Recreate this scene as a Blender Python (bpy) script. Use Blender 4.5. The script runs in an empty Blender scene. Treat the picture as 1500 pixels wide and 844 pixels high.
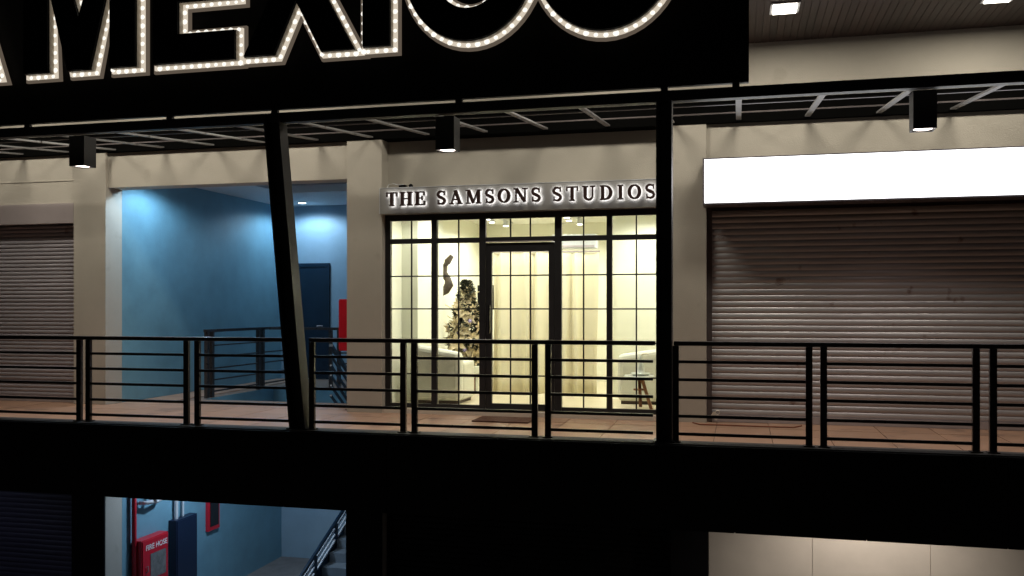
import bpy, math, random
from mathutils import Vector, Matrix
random.seed(7)
R = math.radians
SC = bpy.context.scene
COL = SC.collection

# ------------------------------------------------------------------ camera, world, exposure
cam_d = bpy.data.cameras.new('camera')
cam = bpy.data.objects.new('camera', cam_d); COL.objects.link(cam)
cam.location = (0, -11.3, 1.31)
cam.rotation_euler = (R(90), 0, R(13.983))
cam_d.sensor_width = 36; cam_d.lens = 31.92
cam_d.shift_y = 0.0193
cam_d.clip_start = 0.1; cam_d.clip_end = 400
SC.camera = cam
w = bpy.data.worlds.new('World'); SC.world = w; w.use_nodes = True
nt = w.node_tree
sky = nt.nodes.new('ShaderNodeTexSky'); sky.sky_type = 'NISHITA'; sky.sun_disc = False
sky.sun_elevation = R(-4); sky.sun_rotation = R(200)
bg = nt.nodes['Background']; bg.inputs['Strength'].default_value = 0.12
nt.links.new(sky.outputs[0], bg.inputs['Color'])
SC.view_settings.view_transform = 'Standard'; SC.view_settings.look = 'None'
SC.view_settings.exposure = 0.0; SC.view_settings.gamma = 1.0
SC.view_settings.use_curve_mapping = False

# ------------------------------------------------------------------ materials
def mat(name, col, rough=.6, metal=0., var=.0, vscale=6., bump=0., bscale=60., rnd=0., stretch=None, spec=.5, dirt=None):
    m = bpy.data.materials.new(name); m.use_nodes = True
    t = m.node_tree; b = t.nodes['Principled BSDF']
    b.inputs['Roughness'].default_value = rough; b.inputs['Metallic'].default_value = metal
    b.inputs['Specular IOR Level'].default_value = spec
    b.inputs['Base Color'].default_value = (*col, 1)
    tc = t.nodes.new('ShaderNodeNewGeometry'); mp = t.nodes.new('ShaderNodeMapping')
    t.links.new(tc.outputs['Position'], mp.inputs['Vector'])
    if stretch: mp.inputs['Scale'].default_value = stretch
    last = None
    if var or rnd:
        base = t.nodes.new('ShaderNodeRGB'); base.outputs[0].default_value = (*col, 1); last = base.outputs[0]
        hsv = t.nodes.new('ShaderNodeHueSaturation'); t.links.new(last, hsv.inputs['Color'])
        n = t.nodes.new('ShaderNodeTexNoise'); n.inputs['Scale'].default_value = vscale; n.inputs['Detail'].default_value = 6
        n.inputs['Roughness'].default_value = .65
        t.links.new(mp.outputs[0], n.inputs['Vector'])
        r = t.nodes.new('ShaderNodeMapRange'); r.inputs[1].default_value = .25; r.inputs[2].default_value = .75
        r.inputs[3].default_value = 1 - var; r.inputs[4].default_value = 1 + var
        t.links.new(n.outputs[0], r.inputs[0]); val = r.outputs[0]
        if rnd:
            oi = t.nodes.new('ShaderNodeObjectInfo'); r2 = t.nodes.new('ShaderNodeMapRange')
            r2.inputs[3].default_value = 1 - rnd; r2.inputs[4].default_value = 1 + rnd
            t.links.new(oi.outputs['Random'], r2.inputs[0])
            mu = t.nodes.new('ShaderNodeMath'); mu.operation = 'MULTIPLY'
            t.links.new(val, mu.inputs[0]); t.links.new(r2.outputs[0], mu.inputs[1]); val = mu.outputs[0]
        t.links.new(val, hsv.inputs['Value']); last = hsv.outputs[0]
        if dirt:
            n3 = t.nodes.new('ShaderNodeTexNoise'); n3.inputs['Scale'].default_value = dirt[1]; n3.inputs['Detail'].default_value = 8
            t.links.new(tc.outputs['Position'], n3.inputs['Vector'])
            r3 = t.nodes.new('ShaderNodeMapRange'); r3.inputs[1].default_value = dirt[2]; r3.inputs[2].default_value = dirt[2] + .08
            t.links.new(n3.outputs[0], r3.inputs[0])
            mx = t.nodes.new('ShaderNodeMixRGB'); mx.inputs['Color2'].default_value = (*dirt[0], 1)
            sc = t.nodes.new('ShaderNodeMath'); sc.operation = 'MULTIPLY'; sc.inputs[1].default_value = dirt[3]
            t.links.new(r3.outputs[0], sc.inputs[0]); t.links.new(sc.outputs[0], mx.inputs['Fac'])
            t.links.new(last, mx.inputs['Color1']); last = mx.outputs[0]
        t.links.new(last, b.inputs['Base Color'])
        rr = t.nodes.new('ShaderNodeMapRange'); rr.inputs[3].default_value = max(.05, rough - .1); rr.inputs[4].default_value = min(1, rough + .1)
        t.links.new(n.outputs[0], rr.inputs[0]); t.links.new(rr.outputs[0], b.inputs['Roughness'])
    if bump:
        n2 = t.nodes.new('ShaderNodeTexNoise'); n2.inputs['Scale'].default_value = bscale; n2.inputs['Detail'].default_value = 4
        t.links.new(mp.outputs[0], n2.inputs['Vector'])
        bp = t.nodes.new('ShaderNodeBump'); bp.inputs['Strength'].default_value = bump; bp.inputs['Distance'].default_value = .01
        t.links.new(n2.outputs[0], bp.inputs['Height']); t.links.new(bp.outputs[0], b.inputs['Normal'])
    return m
def emis(name, col, s):
    m = bpy.data.materials.new(name); m.use_nodes = True
    t = m.node_tree; t.nodes.clear()
    e = t.nodes.new('ShaderNodeEmission'); e.inputs[0].default_value = (*col, 1); e.inputs[1].default_value = s
    o = t.nodes.new('ShaderNodeOutputMaterial'); t.links.new(e.outputs[0], o.inputs[0])
    return m
def glass(name, tint=(.97, .98, .97), refl=.06):
    m = bpy.data.materials.new(name); m.use_nodes = True
    t = m.node_tree; t.nodes.clear()
    a = t.nodes.new('ShaderNodeBsdfTransparent'); a.inputs[0].default_value = (*tint, 1)
    g = t.nodes.new('ShaderNodeBsdfGlossy'); g.inputs['Roughness'].default_value = .03
    lw = t.nodes.new('ShaderNodeFresnel'); lw.inputs[0].default_value = 1.35
    x = t.nodes.new('ShaderNodeMixShader'); o = t.nodes.new('ShaderNodeOutputMaterial')
    t.links.new(lw.outputs[0], x.inputs[0]); t.links.new(a.outputs[0], x.inputs[1]); t.links.new(g.outputs[0], x.inputs[2])
    t.links.new(x.outputs[0], o.inputs[0])
    return m
M = {
 'plaster': mat('beige_plaster', (.46, .43, .38), .8, var=.05, vscale=2.2, bump=.25, bscale=90, dirt=((.26, .22, .18), 3.1, .64, .2)),
 'blue': mat('blue_wall_paint', (.16, .33, .43), .5, var=.12, vscale=2.5, bump=.2, bscale=70),
 'backblue': mat('pale_blue_wall_paint', (.28, .41, .52), .5, var=.08, vscale=2.5, bump=.2, bscale=70),
 'bluegrey': mat('grey_wall_paint', (.42, .50, .58), .6, var=.1, vscale=2.5, bump=.2, bscale=70),
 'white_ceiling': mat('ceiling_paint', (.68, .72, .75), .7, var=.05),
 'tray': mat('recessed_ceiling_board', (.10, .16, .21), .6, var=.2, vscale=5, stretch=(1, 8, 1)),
 'black': mat('black_steel_paint', (.012, .012, .014), .5, var=.25, vscale=14, bump=.08, bscale=120),
 'rail': mat('black_rail_paint', (.05, .046, .048), .3, .3, var=.3, vscale=20, bump=.1, bscale=150),
 'matt': mat('matt_black_channel', (.003, .003, .003), .95, var=.1, spec=.02),
 'fascia': mat('black_cladding', (.006, .006, .007), .55, var=.3, vscale=3, spec=.2),
 'board': mat('black_sign_board', (.006, .006, .006), .5, var=.2, vscale=4, spec=.15),
 'face': mat('black_letter_face', (.004, .004, .004), .6, var=.1, spec=.1),
 'cream': mat('cream_letter_return', (.62, .54, .42), .5, var=.12, vscale=10),
 'kerb': mat('dark_concrete_kerb', (.045, .042, .045), .7, var=.3, vscale=9, bump=.3, bscale=50),
 'tile': mat('terracotta_tile', (.40, .24, .165), .42, var=.14, vscale=5, rnd=.1, bump=.1, bscale=80, dirt=((.16, .10, .08), 2.3, .58, .5)),
 'grout': mat('grout', (.20, .14, .11), .8, var=.2, vscale=20),
 'concrete': mat('grey_concrete', (.25, .24, .24), .8, var=.2, vscale=5, bump=.2),
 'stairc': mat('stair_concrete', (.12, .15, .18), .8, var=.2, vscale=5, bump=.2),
 'slat': mat('shutter_slat_metal', (.46, .45, .475), .38, .3, var=.12, vscale=3, stretch=(.5, 1, 6), rnd=.09, dirt=((.16, .08, .05), 5.3, .66, .7)),
 'slat2': mat('grey_shutter_slat_metal', (.42, .40, .44), .46, .25, var=.12, vscale=3, stretch=(.5, 1, 6), rnd=.05, dirt=((.16, .09, .06), 4.1, .66, .6)),
 'slatdark': mat('dark_shutter_slat_metal', (.10, .10, .16), .5, .2, var=.15, vscale=3, stretch=(.5, 1, 6), rnd=.06),
 'housing': mat('shutter_housing_metal', (.42, .37, .38), .5, .1, var=.08, vscale=3),
 'guide': mat('shutter_guide_metal', (.14, .12, .125), .45, .4, var=.15),
 'signpanel': mat('grey_sign_panel', (.30, .295, .285), .5, var=.05, vscale=3),
 'brown': mat('dark_brown_letter', (.045, .022, .02), .4, var=.1),
 'wood_soffit': mat('wood_soffit', (.040, .021, .017), .5, var=.5, vscale=3, stretch=(9, .4, 1), rnd=.3, bump=.15, bscale=20),
 'red': mat('red_enamel', (.55, .012, .03), .35, var=.1, vscale=6),
 'navy': mat('navy_enamel', (.006, .016, .045), .45, var=.15, vscale=5),
 'door': mat('navy_door_paint', (.006, .022, .045), .35, var=.15, vscale=4),
 'rafter': mat('pale_rafter_paint', (.22, .22, .23), .5, var=.15, vscale=8),
 'pipe': mat('white_pipe', (.6, .62, .65), .5, var=.08),
 'cabglass': mat('cabinet_window', (.18, .18, .18), .2, var=.3, vscale=12),
 'print': mat('white_print', (.8, .8, .8), .6),
 'wall_in': mat('cream_interior_paint', (.80, .79, .66), .75, var=.03, vscale=3, bump=.05),
 'wall_in2': mat('pale_panel_paint', (.78, .78, .66), .6, var=.03, vscale=3),
 'ceil_in': mat('interior_ceiling_paint', (.74, .73, .66), .8, var=.03),
 'floor_in': mat('pale_vinyl_floor', (.66, .58, .42), .35, var=.1, vscale=5, stretch=(1, 6, 1)),
 'curtain': mat('cream_curtain_cloth', (.78, .72, .52), .9, var=.02, vscale=4, bump=.05, bscale=200),
 'upholstery': mat('white_leatherette', (.74, .73, .62), .45, var=.06, vscale=6, bump=.1, bscale=40),
 'wood': mat('brown_wood', (.30, .13, .06), .5, var=.25, vscale=6, stretch=(1, 1, 6)),
 'dwood': mat('dark_driftwood', (.07, .05, .035), .6, var=.5, vscale=14, bump=.4, bscale=30),
 'leaf': mat('dark_tree_needles', (.035, .04, .022), .6, var=.5, vscale=25),
 'petal': mat('cream_silk_petal', (.68, .57, .38), .7, var=.25, vscale=20, rnd=.15),
 'gold': mat('pale_gold_spray', (.75, .66, .45), .4, .2, var=.2),
 'purple': mat('lilac_bauble', (.35, .30, .55), .25, .3, var=.1),
 'blackgloss': mat('black_gloss', (.01, .01, .012), .15, var=.1),
 'mat': mat('brown_coir_mat', (.10, .045, .028), .95, var=.35, vscale=60, bump=.6, bscale=300),
 'brass': mat('padlock_metal', (.72, .68, .6), .4, .3, var=.15, vscale=30),
 'rope': mat('orange_brown_cable', (.20, .06, .025), .6, var=.2),
 'hoard': mat('cream_hoarding_board', (.66, .61, .53), .55, var=.06, vscale=2.5),
 'ceramic': mat('glazed_ceramic', (.7, .72, .66), .15, var=.08),
 'pane': glass('clear_window_glass'),
 'lightbox': emis('lit_acrylic', (.97, .98, 1), 3.6),
 'lamp': emis('lamp_lens', (1, .93, .78), 9), 'lampdim': emis('downlight_lens', (1, .86, .78), 5), 'lampblue': emis('cool_lamp_lens', (.75, .92, 1), 6),
 'spotlens': emis('spot_lens', (1, .97, .85), 8),
 'led': emis('led_bead', (1, .96, .86), 1.15), 'ledglow': emis('lit_letter_edge', (1, .87, .70), .66), 'glowfade': emis('painted_glow_falloff', (1, .78, .58), .11),
 'halo': emis('halo_led', (1, .97, .95), 10),
}

# ------------------------------------------------------------------ mesh helpers
class MB:
    def __init__(s): s.v = []; s.f = []; s.mi = []
    def add(s, vs, fs, mi=0):
        o = len(s.v); s.v += [tuple(p) for p in vs]; s.f += [tuple(i + o for i in f) for f in fs]; s.mi += [mi] * len(fs); return s
    def box(s, x0, x1, y0, y1, z0, z1, mi=0):
        return s.add([(x0,y0,z0),(x1,y0,z0),(x1,y1,z0),(x0,y1,z0),(x0,y0,z1),(x1,y0,z1),(x1,y1,z1),(x0,y1,z1)],
                     [(0,3,2,1),(4,5,6,7),(0,1,5,4),(1,2,6,5),(2,3,7,6),(3,0,4,7)], mi)
    def bar(s, a, b, w, h, up=(0,0,1), mi=0):
        a = Vector(a); b = Vector(b); d = (b - a).normalized(); u = Vector(up)
        sd = d.cross(u).normalized(); u = sd.cross(d).normalized()
        vs = []
        for p in (a, b):
            for i, j in ((-1,-1),(1,-1),(1,1),(-1,1)): vs.append(p + sd * (w/2*i) + u * (h/2*j))
        return s.add(vs, [(3,2,1,0),(4,5,6,7),(0,1,5,4),(1,2,6,5),(2,3,7,6),(3,0,4,7)], mi)
    def tube(s, pts, r, n=8, mi=0, cap=True):
        pts = [Vector(p) for p in pts]; rs = r if isinstance(r, (list, tuple)) else [r]*len(pts)
        vs = []; fs = []
        ref = Vector((.3, .2, 1)).normalized()
        for i, p in enumerate(pts):
            d = (pts[min(i+1, len(pts)-1)] - pts[max(i-1, 0)]).normalized()
            if abs(d.dot(ref)) > .95: ref = Vector((1, .1, 0)).normalized()
            a = d.cross(ref).normalized(); b = d.cross(a)
            for k in range(n):
                t = 2*math.pi*k/n; vs.append(p + a*(rs[i]*math.cos(t)) + b*(rs[i]*math.sin(t)))
        for i in range(len(pts)-1):
            for k in range(n): fs.append((i*n+k, i*n+(k+1)%n, (i+1)*n+(k+1)%n, (i+1)*n+k))
        if cap: fs += [tuple(range(n-1,-1,-1)), tuple((len(pts)-1)*n+k for k in range(n))]
        return s.add(vs, fs, mi)
    def lathe(s, c, prof, n=20, mi=0):
        vs = []; fs = []
        for r, z in prof:
            for k in range(n): t = 2*math.pi*k/n; vs.append((c[0]+r*math.cos(t), c[1]+r*math.sin(t), c[2]+z))
        for i in range(len(prof)-1):
            for k in range(n): fs.append((i*n+k, i*n+(k+1)%n, (i+1)*n+(k+1)%n, (i+1)*n+k))
        fs += [tuple(range(n-1,-1,-1)), tuple((len(prof)-1)*n+k for k in range(n))]
        return s.add(vs, fs, mi)
    def prism(s, poly, y0, y1, mi=0):          # poly of (x,z) counter-clockwise seen from -y
        n = len(poly)
        return s.add([(x,y0,z) for x,z in poly] + [(x,y1,z) for x,z in poly],
            [tuple(range(n)), tuple(range(2*n-1,n-1,-1))] + [(i, i+n, (i+1)%n+n, (i+1)%n) for i in range(n)], mi)
ROOT = {}
def link(name, data, parent=None):
    o = bpy.data.objects.new(name, data); COL.objects.link(o)
    if parent is not None: o.parent = parent
    return o
def base_of(parent):
    while parent is not None and parent.parent is not None: parent = parent.parent
    return Vector(parent.location) if parent is not None else Vector((0, 0, 0))
def mk(name, mb, m, parent=None, smooth=False, bevel=0, origin=None):
    me = bpy.data.meshes.new(name)
    if parent is None and origin is None:      # a one-mesh thing: origin at the middle of its base
        xs, ys, zs = zip(*mb.v); off = Vector(((min(xs)+max(xs))/2, (min(ys)+max(ys))/2, min(zs)))
    elif parent is None: off = Vector(origin)
    else: off = base_of(parent)
    me.from_pydata([tuple(Vector(p) - off) for p in mb.v], [], mb.f)
    ms = m if isinstance(m, (list, tuple)) else [m]
    for x in ms: me.materials.append(M[x])
    if len(ms) > 1: me.polygons.foreach_set('material_index', mb.mi)
    if smooth: me.polygons.foreach_set('use_smooth', [True]*len(me.polygons))
    me.update()
    o = link(name, me, parent)
    if parent is None: o.location = off
    if bevel:
        b = o.modifiers.new('bevel', 'BEVEL'); b.width = bevel; b.segments = 3; b.limit_method = 'ANGLE'
    return o
def thing(name, label, cat, loc, group=None):
    o = link(name, None); o.location = loc; o.empty_display_size = .1
    return tag(o, label, cat, group)
def tag(o, label, cat, group=None):
    o['label'] = label; o['category'] = cat
    if group: o['group'] = group
    return o
def struct(o): o['kind'] = 'structure'; return o
def inst(name, me, parent, loc):               # shared-mesh piece at a world position
    o = link(name, me, parent); o.location = Vector(loc) - base_of(parent); return o
def mesh_only(name, mb, m):
    me = bpy.data.meshes.new(name); me.from_pydata(mb.v, [], mb.f); me.materials.append(M[m]); me.update(); return me
def lamp(name, kind, loc, power, col, size=.15, parent=None, rot=(0,0,0), spot=None, blend=.5):
    d = bpy.data.lights.new(name, kind); d.energy = power; d.color = col
    if kind == 'AREA': d.shape = 'RECTANGLE'; d.size = size; d.size_y = .3
    else: d.shadow_soft_size = size
    if kind == 'SPOT': d.spot_size = R(spot); d.spot_blend = blend
    o = bpy.data.objects.new(name, d); COL.objects.link(o)
    if parent is not None: o.parent = parent; o.location = Vector(loc) - base_of(parent)
    else: o.location = loc
    o.rotation_euler = rot
    return o

FZ = -.09                                       # walkway floor level
XL, XR = -13.5, 5.2
# ------------------------------------------------------------------ ground and floors
g = MB(); g.box(-60, 60, -60, 60, -3.95, -3.66); struct(mk('ground', g, 'concrete'))
fl = MB(); fl.box(XL, XR, -2.2, .12, -.5, FZ-.012)
fl.box(XL, -9.41, .12, .5, -.5, FZ-.012)
fl.box(-8.858, -8.0, .12, 5.2, -.5, FZ-.012); fl.box(-8.0, -5.1, .12, 1.12, -.5, FZ-.012); fl.box(-8.0, -5.1, 3.3, 5.2, -.5, FZ-.012)
floor = struct(mk('walkway_floor', fl, 'grout', origin=(0,0,0)))
TS = .6
tm = MB(); tm.box(-TS/2+.004, TS/2-.004, -TS/2+.004, TS/2-.004, -.012, 0); tile_me = mesh_only('floor_tile', tm, 'tile')
nx = int((XR-XL)/TS)
for j in range(4):
    for i in range(nx): inst('floor_tile', tile_me, floor, (XL+.35+i*TS, -2.2+.3+j*TS-.08*(j==99), FZ+random.uniform(-.0012,.0012)))
for j in range(8):
    for i in range(6):
        x, y = -8.55+i*TS, .5+j*TS
        if x > -8.4 and y > .9: continue
        inst('floor_tile', tile_me, floor, (x, y, FZ+random.uniform(-.001,.001)))

# ------------------------------------------------------------------ building shell
bld = thing('arcade_building', 'beige plastered two-level arcade building holding the shops', 'building', (0, 0, -3.66))
def P(name, m, *boxes, **k):
    b = MB()
    for q in boxes: b.box(*q)
    return mk(name, b, m, bld, **k)
PILL = ((-9.40, -8.86), (-5.10, -4.60), (-.79, -.375), (3.9, 4.4))
for x0, x1 in PILL:
    P('pillar', 'plaster', (x0, x1, 0, .36, FZ, 3.55))
    P('pillar', 'plaster', (x0, x1, 0, .36, -3.66, -.52))
P('wall_beam', 'plaster', (XL, -9.402, .05, .4, 2.84, 3.55))
P('wall_beam', 'plaster', (-8.858, -5.102, .06, .358, 3.05, 3.55))
P('wall_beam', 'plaster', (-4.598, -.792, .225, .42, 2.55, 3.55))
P('wall_beam', 'plaster', (-.373, XR, .05, .42, 2.60, 3.55))
P('upper_wall', 'plaster', (XL, XR, .02, .36, 3.82, 4.9))
P('ledger_channel', 'matt', (XL, XR, -.012, .30, 3.552, 3.818))
# moulding line on the wall beside the first pillar
P('wall_moulding', 'plaster', (XL, -9.404, .04, .049, 3.17, 3.182))
sf0 = P('wood_soffit', 'wood_soffit', (XL, XR, -2.28, .36, 4.512, 4.62))
pm = MB(); pm.box(-.0375, .0375, -1.32, 1.32, -.012, 0); plank_me = mesh_only('plank', pm, 'wood_soffit')
for k in range(233): inst('plank', plank_me, sf0, (XL+.05+.08*k, -.96, 4.5115+random.uniform(-.003, 0)))
# walkway slab, kerb
P('floor_slab', 'concrete', (XL, XR, -2.36, -2.2, -.5, FZ-.015))
P('kerb', 'kerb', (XL, XR, -2.44, -2.2, FZ-.014, 0))
# alcove walls upper and lower
P('alcove_wall', 'blue', (-9.05, -8.86, .362, 5.4, -3.66, 3.55))
P('alcove_wall', 'backblue', (-8.858, -5.1, 5.2, 5.4, -3.66, 3.55))
P('alcove_wall', 'bluegrey', (-5.098, -4.97, .362, 5.4, -3.66, 3.55))
# alcove ceiling: border with raised tray
c = 3.33
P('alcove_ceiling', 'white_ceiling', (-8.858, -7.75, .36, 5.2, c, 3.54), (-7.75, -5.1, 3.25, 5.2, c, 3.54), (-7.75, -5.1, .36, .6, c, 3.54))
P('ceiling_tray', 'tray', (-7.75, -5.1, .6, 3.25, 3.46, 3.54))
P('stairwell_lining', 'blue', (-7.995, -5.1, 3.288, 3.299, -.5, FZ-.013)); P('stairwell_lining', 'blue', (-7.999, -7.99, 1.125, 3.286, -.5, FZ-.013))
# lower level: soffit, back walls
P('lower_soffit', 'concrete', (XL, XR, -2.36, .36, -.54, -.502))
P('lower_wall', 'plaster', (-.37, 3.898, .2, .4, -3.66, -.545))
P('lower_lintel', 'fascia', (XL, -.792, -.02, -.004, -.9, -.545))
for q_ in ((-9.41, -8.862, -.03, -.003, -3.66, -.905), (-5.1, -4.59, -.03, -.003, -3.66, -.905), (-.80, -.352, -.06, -.003, -3.66, -.545)): P('lower_pillar_shade', 'fascia', q_)  # black sheets stand in for shade on the unlit lower pillar fronts
# shop interior
P('interior_wall', 'wall_in', (-4.96, -4.66, .43, 5.2, -.02, 2.95)); P('interior_wall', 'wall_in', (-4.66, -.3, 5.0, 5.2, -.02, 2.95))
P('interior_wall', 'wall_in', (-.62, -.3, .43, 5.0, -.02, 2.95))
P('interior_ceiling', 'ceil_in', (-4.66, -.62, .43, 5.0, 2.85, 2.95))
P('interior_floor', 'floor_in', (-4.66, -.62, .12, 5.0, -.085, -.02))
P('interior_partition', 'wall_in2', (-1.95, -.62, 2.6, 2.75, -.02, 2.85))
P('interior_partition', 'wall_in2', (-4.66, -4.42, .9, 2.05, -.02, 2.85))
P('shop_threshold', 'hoard', (-4.598, -.792, .02, .119, FZ, -.03))

# fascia of the slab: black cladding panels
fa = thing('slab_fascia', 'black panel cladding along the edge of the upper walkway', 'fascia', (-4, -2.46, -.82))
fx = [-12.9 + 1.17*i for i in range(16)]
for a, b in zip(fx[:-1], fx[1:]): q = MB(); q.box(a+.004, b-.004, -2.475, -2.445, -.82, -.012); mk('panel', q, 'fascia', fa)
q = MB(); q.box(fx[0], fx[-1], -2.444, -2.37, -.815, -.1); mk('backing', q, 'fascia', fa)

# ------------------------------------------------------------------ canopy and columns
can = thing('canopy_frame', 'open steel canopy frame of black beam and pale rafters over the walkway', 'canopy', (-4, -2.3, 3.3))
q = MB(); q.box(XL, XR, -2.35, -2.25, 3.322, 3.427); mk('front_beam', q, 'black', can)
raf = [.006 + .792*k for k in range(-16, 7)]
def cz(y): return 3.36 + (y + 2.25)*(.22/2.2)
for x in raf:
    q = MB(); q.bar((x, -2.25, cz(-2.25)), (x, -.013, cz(-.013)), .06, .02); mk('rafter', q, 'rafter', can)
for y in (-1.45, -.62):
    q = MB(); q.box(XL, XR, y-.014, y+.014, cz(y)+.011, cz(y)+.023); mk('purlin', q, 'guide', can)
def hbeam(name, label, xb, xt, zb, zt, w, y):
    o = thing(name, label, 'column', (xb, y, zb))
    for sgn in (-1, 1):
        q = MB(); q.bar((xb+sgn*(w/2-.012), y, zb), (xt+sgn*(w/2-.012), y, zt), .024, .18, up=(0,1,0)); 
        mk('flange', q, 'black', o)
    q = MB(); q.bar((xb, y+.01, zb), (xt, y+.01, zt), w-.05, .03, up=(0,1,0)); mk('web', q, 'black', o)
    q = MB(); q.box(xb-w/2-.03, xb+w/2+.03, y-.1, y+.1, zb-.0, zb+.014); mk('base_plate', q, 'black', o)
hbeam('leaning_column', 'leaning black steel column between walkway kerb and canopy', -4.60, -4.915, 0, 3.40, .185, -2.3)
hbeam('upright_column', 'upright black steel column between walkway kerb and canopy', -.70, -.70, 0, 3.40, .15, -2.3)

# ------------------------------------------------------------------ railings
def railing(label, x0, x1, posts, panels):
    o = thing('balcony_railing', label, 'railing', ((x0+x1)/2, -2.3, 0), 'railing sections along the upper walkway')
    q = MB(); q.box(x0, x1, -2.335, -2.265, .940, .984); mk('handrail', q, 'rail', o, bevel=.008)
    for x in posts: q = MB(); q.box(x-.03, x+.03, -2.32, -2.28, .002, .9385); mk('post', q, 'rail', o); q = MB(); q.box(x-.05, x+.05, -2.345, -2.255, .001, .011); mk('base_plate', q, 'rail', o)
    for a, b in panels:
        for z in (.079, .253, .436, .609, .783):
            q = MB(); q.box(a+.031, b-.031, -2.313, -2.287, z-.0145, z+.0145); mk('bar', q, 'rail', o)
railing('black railing section in front of the blue stair alcove', -11.6, -4.72, [-10.3, -8.75, -8.62, -7.406, -7.282, -6.001, -5.863],
        [(-11.6,-10.3), (-10.17,-8.75), (-8.62,-7.406), (-7.282,-6.001), (-5.863,-4.70)])
railing('black railing section in front of the glazed shop', -4.49, -.79, [-4.465, -3.419, -3.293, -2.002, -1.864], [(-4.465,-3.419), (-3.293,-2.002), (-1.864,-.78)])
railing('black railing section in front of the wide shutter under the white lightbox', -.61, 4.9, [-.591, .650, .781, 2.091, 2.232, 3.5, 3.63],
        [(-.591,.650), (.781,2.091), (2.232,3.5), (3.63,4.9)])
# alcove stair rail: run going back, and a return
sr = thing('stair_guard_rail', 'dark guard rail round the stairwell in the blue alcove', 'railing', (-7.98, 2.2, FZ))
q = MB(); q.box(-8.01, -7.96, 1.15, 4.3, .93, .975); mk('handrail', q, 'rail', sr)
for y in (1.2, 1.34, 2.75, 2.9): q = MB(); q.box(-8.01, -7.955, y-.03, y+.03, FZ, .929); mk('post', q, 'rail', sr)
for a, b in ((1.34, 2.75), (2.9, 4.3)):
    for z in (.0, .18, .36, .54, .72): q = MB(); q.box(-7.99, -7.97, a+.031, b-.031, z-.01, z+.012); mk('bar', q, 'rail', sr)
q = MB(); q.box(-7.9, -5.15, 2.98, 3.03, .93, .975); mk('handrail', q, 'rail', sr)
for x in (-6.75, -6.6): q = MB(); q.box(x-.03, x+.03, 2.98, 3.02, FZ, .929); mk('post', q, 'rail', sr)
for z in (.18, .36, .54, .72): q = MB(); q.box(-6.57, -5.15, 2.99, 3.01, z-.01, z+.012); mk('bar', q, 'rail', sr)
# stairs
st = thing('staircase', 'concrete stairs rising through the blue alcove beside a slatted rail', 'stairs', (-6.2, 2.5, -3.66))
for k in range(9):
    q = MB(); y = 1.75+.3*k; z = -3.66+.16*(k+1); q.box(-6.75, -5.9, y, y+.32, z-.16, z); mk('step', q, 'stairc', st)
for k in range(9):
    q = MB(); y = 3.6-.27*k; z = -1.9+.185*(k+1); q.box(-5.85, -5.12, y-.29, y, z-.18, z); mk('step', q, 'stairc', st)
q = MB(); q.bar((-6.8, 1.9, -3.50), (-6.8, 4.3, -2.44), .05, .22); mk('stringer', q, 'door', st)
for k in range(7):
    d = .10*k; q = MB(); q.bar((-6.8, 1.9, -3.04-d+.0), (-6.8, 4.3, -1.98-d), .04 if k == 0 else .025, .05 if k == 0 else .022); mk('handrail' if k == 0 else 'bar', q, 'door' if k == 0 else 'pipe', st)
for y in (2.5, 3.3): q = MB(); z = -3.04 + (y-1.9)*.4417; q.box(-6.83, -6.77, y-.03, y+.03, z-.75, z-.03); mk('post', q, 'door', st)
q = MB(); q.bar((-5.9, 1.2, .75), (-5.9, 3.5, -.9), .05, .05); mk('handrail', q, 'door', st)
for k in range(5): q = MB(); q.bar((-5.9, 1.2, .6-.15*k), (-5.9, 3.5, -1.05-.15*k), .03, .03); mk('bar', q, 'door', st)

# ------------------------------------------------------------------ roller shutters
def slat_mesh(name, L, p, m, depth=.011):
    b = MB(); n = 6; prof = []
    for i in range(n+1):
        t = i/n; prof.append((-depth*math.sin(math.pi*t)**.45, t*(p-.008)))
    prof += [(.004, p-.008), (.004, p), (.012, p), (.012, 0)]
    k = len(prof)
    vs = [(-L/2, y, z) for y, z in prof] + [(L/2, y, z) for y, z in prof]
    fs = [(i, i+1, i+1+k, i+k) for i in range(k-1)] + [(k-1, 0, k, 2*k-1), tuple(range(k-1,-1,-1)), tuple(range(k, 2*k))]
    fs = [tuple(reversed(f)) for f in fs]
    b.add(vs, fs); me = mesh_only(name, b, m)
    for pol in me.polygons: pol.use_smooth = len(pol.vertices) == 4
    me.set_sharp_from_angle(angle=R(40)); return me
def shutter(label, x0, x1, y, z0, z1, p, m, housing=None, guide='guide', group=None):
    o = thing('roller_shutter', label, 'shutter', ((x0+x1)/2, y, z0), group)
    me = slat_mesh('slat', x1-x0-.09, p, m)
    n = int((z1-z0-.09)/p)
    for i in range(n): inst('slat', me, o, ((x0+x1)/2, y+random.uniform(-.001,.001), z0+.09+i*p))
    q = MB(); q.box(x0+.045, x1-.045, y-.02, y+.02, z0+.004, z0+.088); mk('bottom_bar', q, 'housing', o)
    for a, b in ((x0, x0+.06), (x1-.06, x1)): q = MB(); q.box(a, b, y-.045, y-.022, z0, z1); q.box(a, a+.012 if a==x0 else b, y-.022, y+.04, z0, z1); mk('guide_rail', q, guide, o)
    q = MB(); q.box(x0, x1, y+.03, y+.05, z0, z1); mk('backing_sheet', q, guide, o)
    if housing: q = MB(); q.box(*housing); mk('housing', q, 'housing', o)
    return o
shutter('wide grey roller shutter under the white lightbox', -.37, 3.895, .13, FZ, 2.56, .0735, 'slat')
shutter('narrower mauve-grey roller shutter with a box housing above it', -12.2, -9.405, .16, FZ, 2.56, .058, 'slat2', (-12.2, -9.405, -.0, .098, 2.548, 2.838))
shutter('dark blue-grey roller shutter on the lower level', -12.2, -9.415, .16, -3.66, -.56, .075, 'slatdark')
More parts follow.
